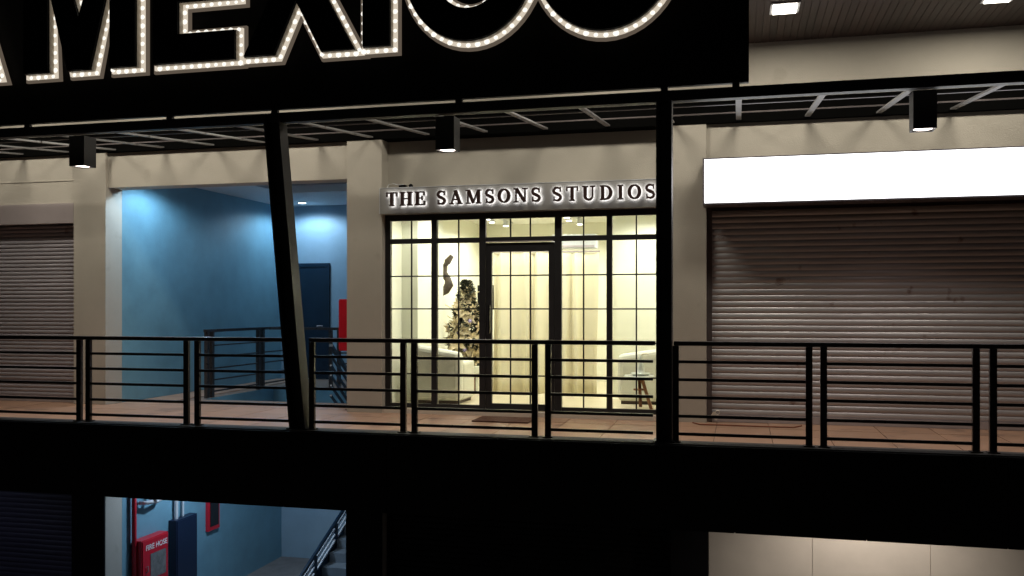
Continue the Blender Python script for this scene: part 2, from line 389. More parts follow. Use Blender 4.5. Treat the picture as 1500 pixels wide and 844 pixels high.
shutter('closed shutter on the lower level under the glazed shop, coloured black for shade', -4.588, -.802, .2, -3.66, -.56, .075, 'fascia', None, 'fascia')  # shade of the unlit lower shop is put into the black colour

# ------------------------------------------------------------------ lightbox sign
lb = thing('lightbox_sign', 'blank glowing white lightbox above the wide shutter', 'sign', (1.6, -.2, 2.53))
q = MB(); q.box(-.405, 3.9, -.352, -.02, 2.525, 3.075); mk('casing', q, 'guide', lb)
q = MB(); q.box(-.385, 3.88, -.362, -.354, 2.545, 3.058); mk('lit_face', q, 'lightbox', lb)

# ------------------------------------------------------------------ glazed shopfront
sf = thing('shopfront', 'black gridded steel shopfront with glass panes and a central door', 'shopfront', (-2.7, .15, -.03))
Y0, Y1 = .12, .18
def fb(name, x0, x1, z0, z1, y0=Y0, y1=Y1): q = MB(); q.box(x0, x1, y0, y1, z0, z1); return mk(name, q, 'black', sf)
fb('head_rail', -4.598, -.792, 2.47, 2.549); fb('transom', -4.598, -.792, 2.165, 2.23, Y0+.002, Y1-.002)
fb('bottom_rail', -4.598, -3.28, -.03, .035, Y0+.001, Y1-.001); fb('bottom_rail', -2.19, -.792, -.03, .035, Y0+.001, Y1-.001)
mull = [(-4.596, -4.525), (-3.945, -3.869), (-3.285, -3.20), (-2.28, -2.193), (-1.613, -1.543), (-.93, -.794)]
for a, b in mull: fb('mullion', a, b, -.03, 2.549, Y0-.004, Y1+.004)
rows = [.035, .43, .862, 1.295, 1.73, 2.165]
def grid(x0, x1, xs, zs, parent, y=(.14, .16), tw=.017):
    xx = [x0] + xs + [x1]
    for x in xs: q = MB(); q.box(x-tw/2, x+tw/2, *y, zs[0], zs[-1]); mk('glazing_bar', q, 'black', parent)
    for z in zs[1:-1]: q = MB(); q.box(x0, x1, y[0]-.003, y[1]+.003, z-tw/2, z+tw/2); mk('glazing_bar', q, 'black', parent)
    for a, b in zip(xx[:-1], xx[1:]):
        for c, d in zip(zs[:-1], zs[1:]): q = MB(); q.box(a+tw/2, b-tw/2, .147, .153, c+tw/2, d-tw/2); mk('pane', q, 'pane', parent)
for (a, b), mid in zip(((-4.525,-3.945), (-3.869,-3.285), (-2.193,-1.613), (-1.543,-.93)), (-4.233, -3.575, -1.91, -1.24)):
    grid(a, b, [mid], rows, sf); grid(a, b, [mid], [2.23, 2.47], sf)
grid(-3.2, -2.28, [-2.87, -2.606], [2.23, 2.47], sf)
dr = None
q = MB(); z0, z1 = -.022, 2.155
q.box(-3.195, -3.12, .125, .175, z0, z1); q.box(-2.36, -2.285, .125, .175, z0, z1); q.box(-3.12, -2.36, .126, .174, z1-.115, z1); q.box(-3.12, -2.36, .126, .174, z0, z0+.085)
door = mk('door', q, 'black', sf)
dz = [z0+.085] + rows[1:5] + [z1-.115]
grid(-3.12, -2.36, [-2.87, -2.606], dz, door)
q = MB(); q.box(-3.15, -3.125, .06, .085, .98, 1.34); q.box(-3.15, -3.125, .085, .124, 1.0, 1.02); q.box(-3.15, -3.125, .085, .124, 1.30, 1.32); mk('handle', q, 'blackgloss', door)
q = MB(); q.box(-3.19, -2.30, .10, .119, 2.164, 2.176); mk('door_closer_strip', q, 'housing', sf)

# ------------------------------------------------------------------ shop name sign
sg = thing('shop_sign', 'grey fascia sign with halo-lit serif letters above the glazed shop', 'sign', (-2.7, .05, 2.55))
q = MB(); q.box(-4.62, -.84, -.03, .22, 2.552, 2.90); mk('sign_panel', q, 'signpanel', sg)
q = MB(); q.box(-4.615, -.84, -.036, -.031, 2.893, 2.899); q.box(-4.618, -4.612, -.036, -.031, 2.556, 2.893); mk('edge_trim', q, 'pipe', sg)
TH, HR = .20, .065
def arc(cx, cy, rx, ry, a0, a1, n, wf):
    return [(cx+rx*math.cos(R(a0+(a1-a0)*i/n)), cy+ry*math.sin(R(a0+(a1-a0)*i/n)), wf(i/n)) for i in range(n+1)]
def stem(x, w=TH, z0=0, z1=1, ser=.19): 
    l = [[(x, z0, w), (x, z1, w)]]
    if ser: l += [[(x-ser, z0+.03, .06), (x+ser, z0+.03, .06)], [(x-ser, z1-.03, .06), (x+ser, z1-.03, .06)]]
    return l
def tick(x, za, zb, w=.06): return [[(x, za, w), (x, zb, w)]]
O_ = lambda cx, rx: [arc(cx, .5, rx, .46, 0, 360, 28, lambda t: .075+.13*abs(math.cos(2*math.pi*t)))]
GL = {
 'T': (.86, stem(.43, ser=0) + [[(.02,.965,.07),(.84,.965,.07)], [(.26,.03,.06),(.60,.03,.06)]] + tick(.05,.70,.99) + tick(.81,.70,.99)),
 'H': (.98, stem(.2) + stem(.78) + [[(.2,.5,HR),(.78,.5,HR)]]),
 'E': (.80, stem(.2, ser=0) + [[(.02,.965,.065),(.72,.965,.065)], [(.02,.035,.065),(.74,.035,.065)], [(.2,.52,.06),(.56,.52,.06)]] + tick(.70,.72,.99) + tick(.73,.01,.3) + tick(.55,.38,.66)),
 'S': (.70, [arc(.35,.735,.25,.225,35,180,10,lambda t:.08+.08*t)[:-1] + [(.10,.72,.16),(.16,.60,.19),(.35,.5,.21),(.54,.40,.19),(.61,.27,.16)] + arc(.35,.265,.25,.225,0,-145,10,lambda t:.15-.07*t)[1:]] + tick(.58,.68,.98,.05) + tick(.12,.02,.32,.05)),
 'A': (.96, [[(.14,.03,.06),(.46,.98,.07)], [(.44,.98,.2),(.80,.03,.2)], [(.24,.33,.06),(.66,.33,.06)], [(0,.03,.06),(.28,.03,.06)], [(.62,.03,.06),(.96,.03,.06)]]),
 'M': (1.16, [[(.16,.03,.07),(.16,.97,.07)], [(.2,.97,.2),(.56,.06,.19)], [(.56,.06,.07),(.92,.97,.07)], [(.96,.03,.2),(.96,.97,.2)], [(0,.03,.06),(.32,.03,.06)], [(.78,.03,.06),(1.14,.03,.06)], [(.0,.97,.06),(.3,.97,.06)], [(.86,.97,.06),(1.14,.97,.06)]]),
 'O': (.88, O_(.44, .36)),
 'N': (1.0, [[(.17,.03,.07),(.17,.97,.07)], [(.2,.97,.2),(.80,.05,.2)], [(.83,.03,.07),(.83,.97,.07)], [(0,.03,.06),(.34,.03,.06)], [(.66,.97,.06),(1.0,.97,.06)], [(.0,.97,.06),(.26,.97,.06)]]),
 'U': (.94, [[(.2,.97,TH),(.2,.32,TH)] + arc(.46,.32,.27,.28,180,360,14,lambda t:.19-.12*t)[1:] + [(.73,.97,.07)], [(.02,.97,.06),(.40,.97,.06)], [(.56,.97,.06),(.90,.97,.06)]]),
 'D': (.92, stem(.2, ser=0) + [[(.02,.97,.06),(.40,.97,.06)], [(.02,.03,.06),(.40,.03,.06)], arc(.36,.5,.42,.46,90,-90,16,lambda t:.065+.14*math.sin(math.pi*t))]),
 'I': (.46, stem(.23)),
}
def stroke_mesh(b, pts, x0, z0, s, ya, yb, e=0., mi=0):
    P2 = [Vector((x0+p[0]*s, z0+p[1]*s)) for p in pts]; W = [p[2]*s/2+e for p in pts]
    closed = (P2[0]-P2[-1]).length < 1e-4
    L_, R_ = [], []
    for i, p in enumerate(P2):
        if closed: d = P2[(i+1) if i < len(P2)-1 else 1] - P2[i-1 if i > 0 else -2]
        else: d = P2[min(i+1, len(P2)-1)] - P2[max(i-1, 0)]
        d.normalize(); n = Vector((-d.y, d.x)); q = p.copy()
        if not closed and i == 0: q = p - d*e
        if not closed and i == len(P2)-1: q = p + d*e
        L_.append(q + n*W[i]); R_.append(q - n*W[i])
    for i in range(len(P2)-1):
        quad = [R_[i], R_[i+1], L_[i+1], L_[i]]
        vs = [(p.x, ya, p.y) for p in quad] + [(p.x, yb, p.y) for p in quad]
        b.add(vs, [(0,1,2,3)], mi); b.add(vs, [(7,6,5,4)], mi if mi else (1 if mi == 0 and yb else 0))
        b.mi[-1] = 1
        b.add(vs, [(0,4,5,1), (2,6,7,3)], mi)
        if not closed and i == 0: b.add(vs, [(3,7,4,0)], mi)
        if not closed and i == len(P2)-2: b.add(vs, [(1,5,6,2)], mi)
def serif_word(word, x_start, x_end, z, s):
    tot = sum(GL[ch][0] for ch in word); gap = ((x_end-x_start)/s - tot)/(len(word)-1)
    x = x_start
    for ch in word:
        b = MB()
        for k, strk in enumerate(GL[ch][1]): stroke_mesh(b, strk, x, z, s, -.098-.0006*k, -.056+.0006*k, .003)
        mk('letter', b, ['brown', 'halo'], sg)
        x += (GL[ch][0]+gap)*s
serif_word('THE', -4.50, -3.96, 2.652, .175); serif_word('SAMSONS', -3.80, -2.42, 2.652, .175); serif_word('STUDIOS', -2.27, -.985, 2.652, .175)
wr = MB(); wr.tube([(-4.52,.0,2.905),(-4.50,.0,2.945),(-4.44,.01,2.955),(-4.38,.02,2.94),(-4.30,.03,2.945)], .006, 6)
tag(mk('loose_cable', wr, 'pipe'), 'short loose pale cable looped on top of the grey shop sign', 'cable')
tr = MB(); tr.box(-4.36, -4.26, .0, .07, 2.902, 2.935); tr.lathe((-4.20,.03,2.902), [(.03,0),(.03,.03),(.015,.045)], 10)
tag(mk('power_adapter', tr, 'blackgloss'), 'small dark power adapter lying on top of the grey shop sign', 'adapter')

# ------------------------------------------------------------------ big lit letters sign
bs = thing('letter_sign', 'large black signboard with giant edge-lit capital letters above the canopy', 'sign', (-6, -2.4, 3.45))
q = MB(); q.box(XL, .10, -2.36, -2.30, 3.462, 5.85); mk('board', q, 'board', bs)
for x in (-12, -10, -8.1, -6.2, -4.9, -2.8, -.70, -.02): q = MB(); q.box(x-.035, x+.035, -2.34, -2.29, 3.428, 3.4615); mk('bracket', q, 'black', bs)
B, H = 4.0, 1.64
def ell(cx, cz, rx, rz, a0, a1, n): return [(cx+rx*math.cos(R(a0+(a1-a0)*i/n)), cz+rz*math.sin(R(a0+(a1-a0)*i/n))) for i in range(n+1)]
T = B + H; aw = .31; mid = B + H/2
xm0, xm1 = -7.975, -6.50
LET = []
LET.append(([(a_-.13, b_) for a_, b_ in ((-9.75,B),(-9.40,B),(-9.28,B+.36),(-8.74,B+.36),(-8.62,B),(-8.25,B),(-8.82,T),(-9.18,T))], [[(-9.32,B+.65),(-9.14,B+1.22),(-8.96,B+.65)]]))
LET.append(([(xm0,B),(xm0+.327,B),(xm0+.327,B+1.0),(-7.385,B),(-7.09,B),(xm1-.327,B+1.0),(xm1-.327,B),(xm1,B),(xm1,T),(xm1-.40,T),(-7.237,B+.60),(xm0+.40,T),(xm0,T)], []))
e0, e1 = -6.274, -5.27
LET.append(([(e0,B),(e1,B),(e1,B+aw),(e0+.31,B+aw),(e0+.31,mid-aw/2),(e1+.02,mid-aw/2),(e1+.02,mid+aw/2),(e0+.31,mid+aw/2),(e0+.31,T-aw),(e1,T-aw),(e1,T),(e0,T)], []))
LET.append(([(-5.16,B+.01),(-4.80,B+.01),(-4.545,B+.56),(-4.26,B+.01),(-3.885,B+.01),(-4.34,mid+.02),(-3.92,T),(-4.28,T),(-4.53,mid+.28),(-4.78,T),(-5.13,T),(-4.73,mid+.02)], []))
LET.append(([(-3.785,B+.02),(-3.487,B+.02),(-3.487,T),(-3.785,T)], []))
co = ell(-2.64, mid+.01, .70, H/2, 32, 328, 44); ci = ell(-2.64, mid+.01, .40, H/2-.325, 320, 40, 40)
LET.append((co + ci, []))
LET.append((ell(-1.262, mid+.015, .715, H/2, 0, 360, 52)[:-1], [list(reversed(ell(-1.262, mid+.015, .41, H/2-.32, 0, 360, 48)[:-1]))]))
def offset(poly, e):
    n = len(poly); out = []
    for i in range(n):
        p = Vector(poly[i]); a = (p - Vector(poly[i-1])).normalized(); b = (Vector(poly[(i+1)%n]) - p).normalized()
        na = Vector((a.y, -a.x)); nb = Vector((b.y, -b.x)); m = (na+nb)
        if m.length < 1e-6: m = na
        m.normalize(); k = e/max(.35, m.dot(na)); out.append(tuple(p + m*k))
    return out
def slab(name, outer, holes, y0, y1, m, parent):          # filled outline with holes, extruded
    cu = bpy.data.curves.new(name, 'CURVE'); cu.dimensions = '2D'; cu.fill_mode = 'BOTH'; cu.extrude = abs(y1-y0)/2
    for pl in [outer] + holes:
        s = cu.splines.new('POLY'); s.points.add(len(pl)-1); s.use_cyclic_u = True
        for k, (x, z) in enumerate(pl): s.points[k].co = (x, z, 0, 1)
    tmp = bpy.data.objects.new('tmp', cu); COL.objects.link(tmp)
    bpy.context.view_layer.update()
    dg = bpy.context.evaluated_depsgraph_get(); me = bpy.data.meshes.new_from_object(tmp.evaluated_get(dg))
    bpy.data.objects.remove(tmp)
    off = base_of(parent)
    for v in me.vertices: x, z, d = v.co; v.co = Vector((x, (y0+y1)/2 - d, z)) - off
    me.materials.clear(); me.materials.append(M[m]); me.name = name
    return link(name, me, parent)
for outer, holes in LET:
    L = slab('letter', outer, holes, -2.53, -2.50, 'face', bs)
    slab('return', offset(outer, .006), [offset(h, .006) for h in holes], -2.498, -2.362, 'cream', L)
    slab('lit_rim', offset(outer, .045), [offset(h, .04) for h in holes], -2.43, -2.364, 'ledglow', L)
    slab('glow_rim', offset(outer, .074), [offset(h, .06) for h in holes], -2.40, -2.365, 'glowfade', L)  # dim emissive slab: painted falloff of the letter glow onto the board
    beads = MB()
    for pl in [offset(outer, .027)] + [offset(h, .024) for h in holes]:
        n = len(pl); acc = .05
        for i in range(n):
            a, b = Vector(pl[i]), Vector(pl[(i+1)%n]); ln = (b-a).length
            while acc < ln:
                p = a + (b-a)*(acc/ln)
                beads.lathe((0,0,0), [(.001,0)], 3) if False else None
                x, z = p; r = .027*random.uniform(.75, 1.15); ring = [(x+r*1.1*math.cos(k*math.pi/4), -2.4315, z+r*math.sin(k*math.pi/4)) for k in range(8)]
                beads.add(ring + [(x, -2.441, z)], [(k, (k+1)%8, 8) for k in range(8)])
                acc += .10
            acc -= ln
    lo = mk('led_beads', beads, 'led', L); lo['kind'] = 'stuff'

# ------------------------------------------------------------------ lamps
for i, (x, ly) in enumerate((a, -1.25 if k else -1.09) for k, a in enumerate((2.6, .48, -1.64, -3.76, -5.88, -8.0, -10.1))):
    o = thing('ceiling_lamp', 'square lamp recessed in the wood soffit ' + ('over the far half of the white lightbox', 'just past the end of the letter signboard', 'over the upright column', 'over the middle of the glazed shop', 'over the leaning column', 'over the blue alcove', 'over the narrower shutter')[i], 'lamp', (x, ly, 4.47), 'square lamps recessed in the wood soffit')
    q = MB(); q.box(x-.15, x+.15, ly-.18, ly+.18, 4.484, 4.497); mk('frame', q, 'pipe', o)
    q = MB(); q.box(x-.12, x+.12, ly-.15, ly+.15, 4.474, 4.4835); mk('lens', q, 'lamp', o)
    lamp('lamp_light', 'AREA', (x, ly, 4.46), 35 if i != 3 else 15, (1, .915, .75), .8, o)
for i, (x, lab) in enumerate(((-7.69, 'black box downlight hung from the canopy in front of the first pillar by the alcove'), (-3.06, 'black box downlight hung from the canopy in front of the glazed shop'), (1.72, 'black box downlight hung from the canopy before the white lightbox'))):
    y = -1.9; o = thing('box_downlight', lab, 'lamp', (x, y, 3.01), 'black box downlights under the canopy'); w_ = .105
    q = MB(); q.box(x-w_, x+w_, y-w_, y-w_+.012, 3.012, 3.37); q.box(x-w_, x+w_, y+w_-.012, y+w_, 3.012, 3.37)
    q.box(x-w_, x-w_+.012, y-w_+.012, y+w_-.012, 3.012, 3.37); q.box(x+w_-.012, x+w_, y-w_+.012, y+w_-.012, 3.012, 3.37); q.box(x-w_+.012, x+w_-.012, y-w_+.012, y+w_-.012, 3.06, 3.09)
    mk('housing', q, 'black', o)
    q = MB(); q.lathe((x, y, 3.022), [(.085,0),(.085,.02)], 20); mk('lens', q, 'lampdim', o)
    lamp('lamp_light', 'SPOT', (x, y, 3.0), 44, (1, .81, .75), .07, o, spot=125, blend=.6)
BL = (.56, .80, 1)
for x, y, lab in ((-8.1, 4.6, 'round cool downlight in the alcove ceiling near the navy door'), (-8.15, .75, 'round cool downlight in the alcove ceiling near the opening')):
    o = thing('round_downlight', lab, 'lamp', (x, y, c-.02))
    q = MB(); q.lathe((x, y, c-.014), [(.085,0),(.095,.013)], 20); mk('trim_ring', q, 'pipe', o)
    q = MB(); q.lathe((x, y, c-.02), [(.07,0),(.075,.005)], 20); mk('lens', q, 'lampblue', o)
    lamp('lamp_light', 'SPOT', (x, y, c-.03), 125 if y > 2 else 165, BL, .12, o, spot=165, blend=.4)
o = thing('round_downlight', 'round cool downlight under the slab in the lower stair hall', 'lamp', (-7.6, 1.6, -.56))
q = MB(); q.lathe((-7.6, 1.6, -.56), [(.1,0),(.1,.018)], 20); mk('lens', q, 'lampblue', o)
lamp('lamp_light', 'SPOT', (-7.6, 1.6, -.58), 200, (.62, .80, 1), .1, o, spot=165, blend=.4)
o = thing('unseen_soffit_lamp', 'round warm lamp under the walkway slab before the cream hoarding', 'lamp', (1.45, -1.2, -.57))
q = MB(); q.lathe((1.45, -1.2, -.57), [(.09,0),(.09,.028)], 20); mk('lens', q, 'lampdim', o)
lamp('lamp_light', 'SPOT', (1.45, -1.2, -.58), 150, (1, .88, .78), .06, o, spot=140, blend=.9, rot=(R(36), 0, 0))
o = thing('unseen_soffit_lamp', 'round dim cool lamp added unseen under the walkway slab to light the dark blue-grey shutter', 'lamp', (-11.2, -1.2, -.57))  # added lamp, hidden behind the fascia, brightens the lower shutter slats
q = MB(); q.lathe((-11.2, -1.2, -.57), [(.09,0),(.09,.028)], 20); mk('lens', q, 'lampblue', o)
lamp('lamp_light', 'SPOT', (-11.2, -1.2, -.58), 9, (.62, .62, 1), .09, o, spot=150, blend=.8)
hd = thing('hoarding', 'cream board hoarding across the lower shop under the wide shutter', 'hoarding', (1.7, .02, -3.66))
xs = [-.348, .854, 2.148, 3.45, 4.6]
for i, (a, b) in enumerate(zip(xs[:-1], xs[1:])): q = MB(); q.box(a+.003, b-.003, .0+.004*(i%2), .03, -3.66, -1.30); mk('board', q, 'hoard', hd)
q = MB(); q.box(.86, 4.6, -.02, .0, -1.35, -1.335); mk('top_strip', q, 'pipe', hd)

# ------------------------------------------------------------------ alcove fittings
dd = thing('navy_door', 'dark navy door in the back wall of the blue alcove', 'door', (-8.2, 5.17, FZ))
q = MB(); q.box(-8.59, -8.50, 5.15, 5.199, FZ, 2.19); q.box(-7.86, -7.80, 5.15, 5.199, FZ, 2.19); q.box(-8.50, -7.86, 5.15, 5.199, 2.12, 2.19); mk('frame', q, 'door', dd)
q = MB(); q.box(-8.495, -7.865, 5.165, 5.195, FZ+.01, 2.115); lf = mk('leaf', q, 'door', dd)
q = MB(); q.box(-8.47, -8.46, 5.158, 5.164, FZ+.01, 2.11); mk('edge_strip', q, 'pipe', lf)
q = MB(); q.tube([(-7.95,5.16,.95),(-7.95,5.12,.95),(-8.05,5.12,.95)], .011, 8); mk('handle', q, 'housing', lf)
fc = thing('fire_cabinet', 'plain red fire cabinet on the alcove side of the pillar by the shop', 'cabinet', (-5.25, .62, .71))
q = MB(); q.box(-5.40, -5.10, .40, .85, .71, 1.43); mk('body', q, 'red', fc, bevel=.008)
q = MB(); q.box(-5.412, -5.401, .42, .83, .73, 1.41); mk('door', q, 'red', fc)
fh = thing('fire_hose_cabinet', 'red fire hose cabinet with a window on the lower alcove wall', 'cabinet', (-8.78, .9, -3.0))
X0, X1 = -8.859, -8.70; ya, yb = .59, 1.25; zt = -2.20
q = MB(); q.box(X0, X1, ya, yb, -3.0, zt); mk('body', q, 'red', fh, bevel=.008)
q = MB(); q.box(X1+.001, X1+.014, ya+.02, yb-.02, -2.98, zt-.02); cd = mk('door', q, 'red', fh, bevel=.003)
q = MB(); q.box(X1+.015, X1+.02, ya+.20, yb-.08, zt-.62, zt-.24); mk('window', q, 'cabglass', cd)
q = MB(); q.tube([(X1+.015, ya+.09, zt-.42),(X1+.04, ya+.11, zt-.40),(X1+.04, ya+.11, zt-.48),(X1+.015, ya+.09, zt-.5)], .01, 6); mk('handle', q, 'housing', cd)
def text(body, size, m, parent, mtx):
    cu = bpy.data.curves.new('t', 'FONT'); cu.body = body; cu.size = size; cu.extrude = .001; cu.align_x = 'CENTER'; cu.offset = size*.012
    tmp = bpy.data.objects.new('tmp', cu); COL.objects.link(tmp); bpy.context.view_layer.update()
    me = bpy.data.meshes.new_from_object(tmp.evaluated_get(bpy.context.evaluated_depsgraph_get())); bpy.data.objects.remove(tmp)
    me.materials.clear(); me.materials.append(M[m]); o = link('lettering', me, parent)
    me.transform(Matrix.Translation(-base_of(parent)) @ mtx); return o
onx = lambda x, y, z: Matrix.Translation((x, y, z)) @ Matrix.Rotation(R(90), 4, 'Z') @ Matrix.Rotation(R(90), 4, 'X')
tx_ = text('FIRE HOSE', .115, 'print', cd, onx(X1+.017, (ya+yb)/2+.02, zt-.17)); tx_['kind'] = 'stuff'
ep = thing('electrical_panel', 'tall navy electrical panel on the lower alcove wall', 'panel', (-8.79, 1.8, -3.4))
q = MB(); q.box(-8.859, -8.72, 1.49, 2.07, -3.4, -2.10); mk('body', q, 'navy', ep, bevel=.006)
q = MB(); q.box(-8.719, -8.707, 1.51, 2.05, -3.38, -2.12); mk('door', q, 'navy', ep)
q = MB(); q.tube([(-8.81, 1.62, -2.10), (-8.81, 1.62, -.55)], .035, 10); mk('conduit', q, 'pipe', ep)
q = MB(); q.tube([(-8.82, 1.82, -2.10), (-8.82, 1.82, -.55)], .02, 8); mk('conduit', q, 'pipe', ep)
al = thing('red_wall_box', 'narrow red-rimmed dark box hung on the lower alcove wall', 'wall box', (-8.82, 2.7, -2.53))
q = MB(); q.box(-8.859, -8.80, 2.53, 2.88, -2.53, -1.3); mk('frame', q, 'red', al, bevel=.006)
q = MB(); q.box(-8.799, -8.793, 2.58, 2.84, -2.46, -1.35); mk('face', q, 'blackgloss', al)
rp = MB(); rp.tube([(-8.80, .56, -.56), (-8.80, .56, -3.655)], .035, 10)
tag(mk('red_pipe', rp, 'red', smooth=True), 'vertical red standpipe beside the fire hose cabinet', 'pipe')
wp = MB(); wp.tube([(-8.84,.72,-1.66),(-8.74,.77,-1.66),(-8.70,.97,-1.67),(-8.72,1.17,-1.66),(-8.84,1.22,-1.66)], .03, 10); wp.tube([(-8.85,.92,-1.60),(-8.67,.92,-1.64)], .035, 10)
tag(mk('pipe_fitting', wp, 'pipe', smooth=True), 'grey bent pipe fitting on the lower wall above the fire hose cabinet', 'pipe')

# ------------------------------------------------------------------ walkway small things
q = MB(); q.box(-3.17, -2.46, -.62, -.12, FZ+.003, FZ+.018); tag(mk('door_mat', q, 'mat'), 'brown coir door mat in front of the shop door', 'mat')
pl = thing('padlock', 'small pale padlock hanging at the bottom corner of the wide shutter', 'padlock', (-.27, .03, FZ+.03))
q = MB(); a = R(35)
cx, cz_ = -.27, FZ+.085
def rot(px, pz): return (cx+px*math.cos(a)+pz*math.sin(a), cz_-px*math.sin(a)+pz*math.cos(a))
q.prism([rot(-.045,-.04), rot(.045,-.04), rot(.045,.03), rot(-.045,.03)], .02, .05); mk('body', q, 'brass', pl)
q = MB(); q.tube([(rot(-.022,.03)[0], .035, rot(-.022,.03)[1]), (rot(-.022,.06)[0], .035, rot(-.022,.06)[1]), (rot(0,.075)[0], .035, rot(0,.075)[1]), (rot(.022,.06)[0], .035, rot(.022,.06)[1]), (rot(.022,.03)[0], .035, rot(.022,.03)[1])], .007, 8); mk('shackle', q, 'brass', pl)
q = MB(); q.tube([(-.53+1.25*t, -.28+.012*math.sin(t*7), FZ+.012+(.02 if t in (0,1) else 0)) for t in [i/14 for i in range(15)]], .009, 6)
tag(mk('floor_cable', q, 'rope', smooth=True), 'thin rust-brown cable lying on the tiles before the wide shutter', 'cable')

# ------------------------------------------------------------------ inside the shop
ck = MB(); 
def curtain(label, x0, x1, y, z0, z1, ph):
    o = thing('curtain', label, 'curtain', ((x0+x1)/2, y, z0), 'cream curtains inside the shop')
    n = int((x1-x0)*60); b = MB(); rowsn = 10
    for j in range(rowsn+1):
        t = j/rowsn; z = z1+(z0-z1)*t
        for i in range(n+1):
            s_ = i/n; xx = x0+(x1-x0)*s_
            amp = .045+.03*t; yy = y+amp*math.sin(s_*(x1-x0)*23+ph+1.3*math.sin(s_*9+ph)) + .02*math.sin(s_*(x1-x0)*13+t*2)
            b.v.append((xx+.012*math.sin(t*4+s_*20), yy, z))
    for j in range(rowsn):
        for i in range(n): k = j*(n+1)+i; b.f.append((k, k+n+1, k+n+2, k+1)); b.mi.append(0)
    oo = mk('cloth', b, 'curtain', o, smooth=True); md = oo.modifiers.new('thick', 'SOLIDIFY'); md.thickness = .004
    q = MB(); q.tube([(x0-.03, y, z1+.02), (x1+.03, y, z1+.02)], .012, 8); mk('rod', q, 'housing', o)
curtain('wide cream curtain hanging behind the shop door', -3.62, -2.75, 2.05, .02, 2.14, 0)
curtain('cream curtain hanging beside the one behind the shop door, nearer the partition', -2.70, -2.02, 2.10, .02, 2.13, 2.1)
ac = thing('air_conditioner', 'white wall air conditioner above the curtains in the shop', 'air conditioner', (-2.4, 2.25, 2.2))
q = MB(); q.box(-2.75, -2.06, 2.2, 2.42, 2.2, 2.42); mk('body', q, 'pipe', ac, bevel=.02)
q = MB(); q.box(-2.72, -2.09, 2.19, 2.199, 2.22, 2.25); mk('vent', q, 'housing', ac)
for X, lab in ((-3.95, 'spot track on the shop ceiling near the tree'), (-2.65, 'spot track on the shop ceiling near the air conditioner'), (-1.3, 'spot track added out of view to light the shop above the tripod table')):  # third track is added, unseen, to brighten the right side of the shop
    o = thing('spot_track', 'white ' + lab, 'track light', (X, 1.5, 2.8))
    q = MB(); q.box(X-.015, X+.015, .44, 4.6 if X < -2 else 2.5, 2.825, 2.849); mk('track', q, 'pipe', o)
    for k, y in enumerate((.5, 1.4, 2.8, 3.3, 4.0) if X < -2 else (.5, 1.2, 2.0)):
        q = MB(); q.lathe((X+.03*(-1)**k, y, 2.735), [(.05,0),(.045,.09)], 14); hd_ = mk('head', q, 'pipe', o)
        q = MB(); q.lathe((X+.03*(-1)**k, y, 2.725), [(.045,0),(.045,.009)], 14); mk('lens', q, 'spotlens', hd_)
        lamp('lamp_light', 'SPOT', (X+.03*(-1)**k, y, 2.715), 62, (1, .99, .87), .05, o, spot=170, blend=.5)
def rounded(label, x0, x1, y0, y1, z0, zl, zr, rr):
    o = thing('armchair', label, 'armchair', ((x0+x1)/2, (y0+y1)/2, z0), 'white rounded armchairs in the shop')
    b = MB(); b.prism([(x0, z0+.04), (x1, z0+.04), (x1, zr), (x0, zl)], y0, y0+.2); mk('backrest', b, 'upholstery', o, bevel=rr)
    for a in (x0, x1-.17): b = MB(); b.box(a, a+.17, y0+.14, y1, z0+.04, min(zl, zr)-.12); mk('arm', b, 'upholstery', o, bevel=.06)
    b = MB(); b.box(x0+.165, x1-.165, y0+.19, y1-.02, z0+.04, z0+.40); mk('seat', b, 'upholstery', o, bevel=.05)
    b = MB(); b.box(x0+.05, x1-.05, y0+.05, y1-.05, z0, z0+.045); mk('plinth', b, 'dwood', o)
rounded('white rounded armchair with its back to the glass near the tree', -4.40, -3.70, .62, 1.35, -.02, .80, .69, .07)
rounded('white rounded armchair behind the small tripod table', -1.62, -.70, 1.2, 1.95, -.02, .66, .80, .07)
# tripod table
tt = thing('tripod_table', 'small round white table on splayed wooden legs behind the glass', 'table', (-1.26, .75, -.02))
q = MB(); q.lathe((-1.27, .75, .395), [(.19,0),(.20,.012),(.19,.025)], 28); mk('top', q, 'ceramic', tt)
for k in range(3):
    a = R(-90+60+120*k) if k < 2 else R(90)
    q = MB(); q.bar((-1.27+.04*math.cos(a), .75+.04*math.sin(a), .394), (-1.27+.2*math.cos(a), .75+.2*math.sin(a), -.02), .04, .035, up=(0,1,.2)); mk('leg', q, 'wood', tt)
q = MB(); q.lathe((-1.27, .75, .22), [(.075,0),(.075,.02)], 12); mk('brace', q, 'wood', tt)
vv = thing('vase', 'small slim pale vase with a curved spout on the tripod table', 'vase', (-1.25, .75, .421))
q = MB(); q.lathe((-1.25,.75,.421), [(.10,0),(.13,.02),(.125,.03),(.05,.035),(.055,.09),(.03,.16),(.018,.22),(.022,.26)], 20); mk('body', q, 'ceramic', vv, smooth=True)
q = MB(); q.tube([(-1.25,.75,.67),(-1.22,.75,.70),(-1.17,.75,.705),(-1.14,.75,.695)], .008, 6); mk('spout', q, 'gold', vv)
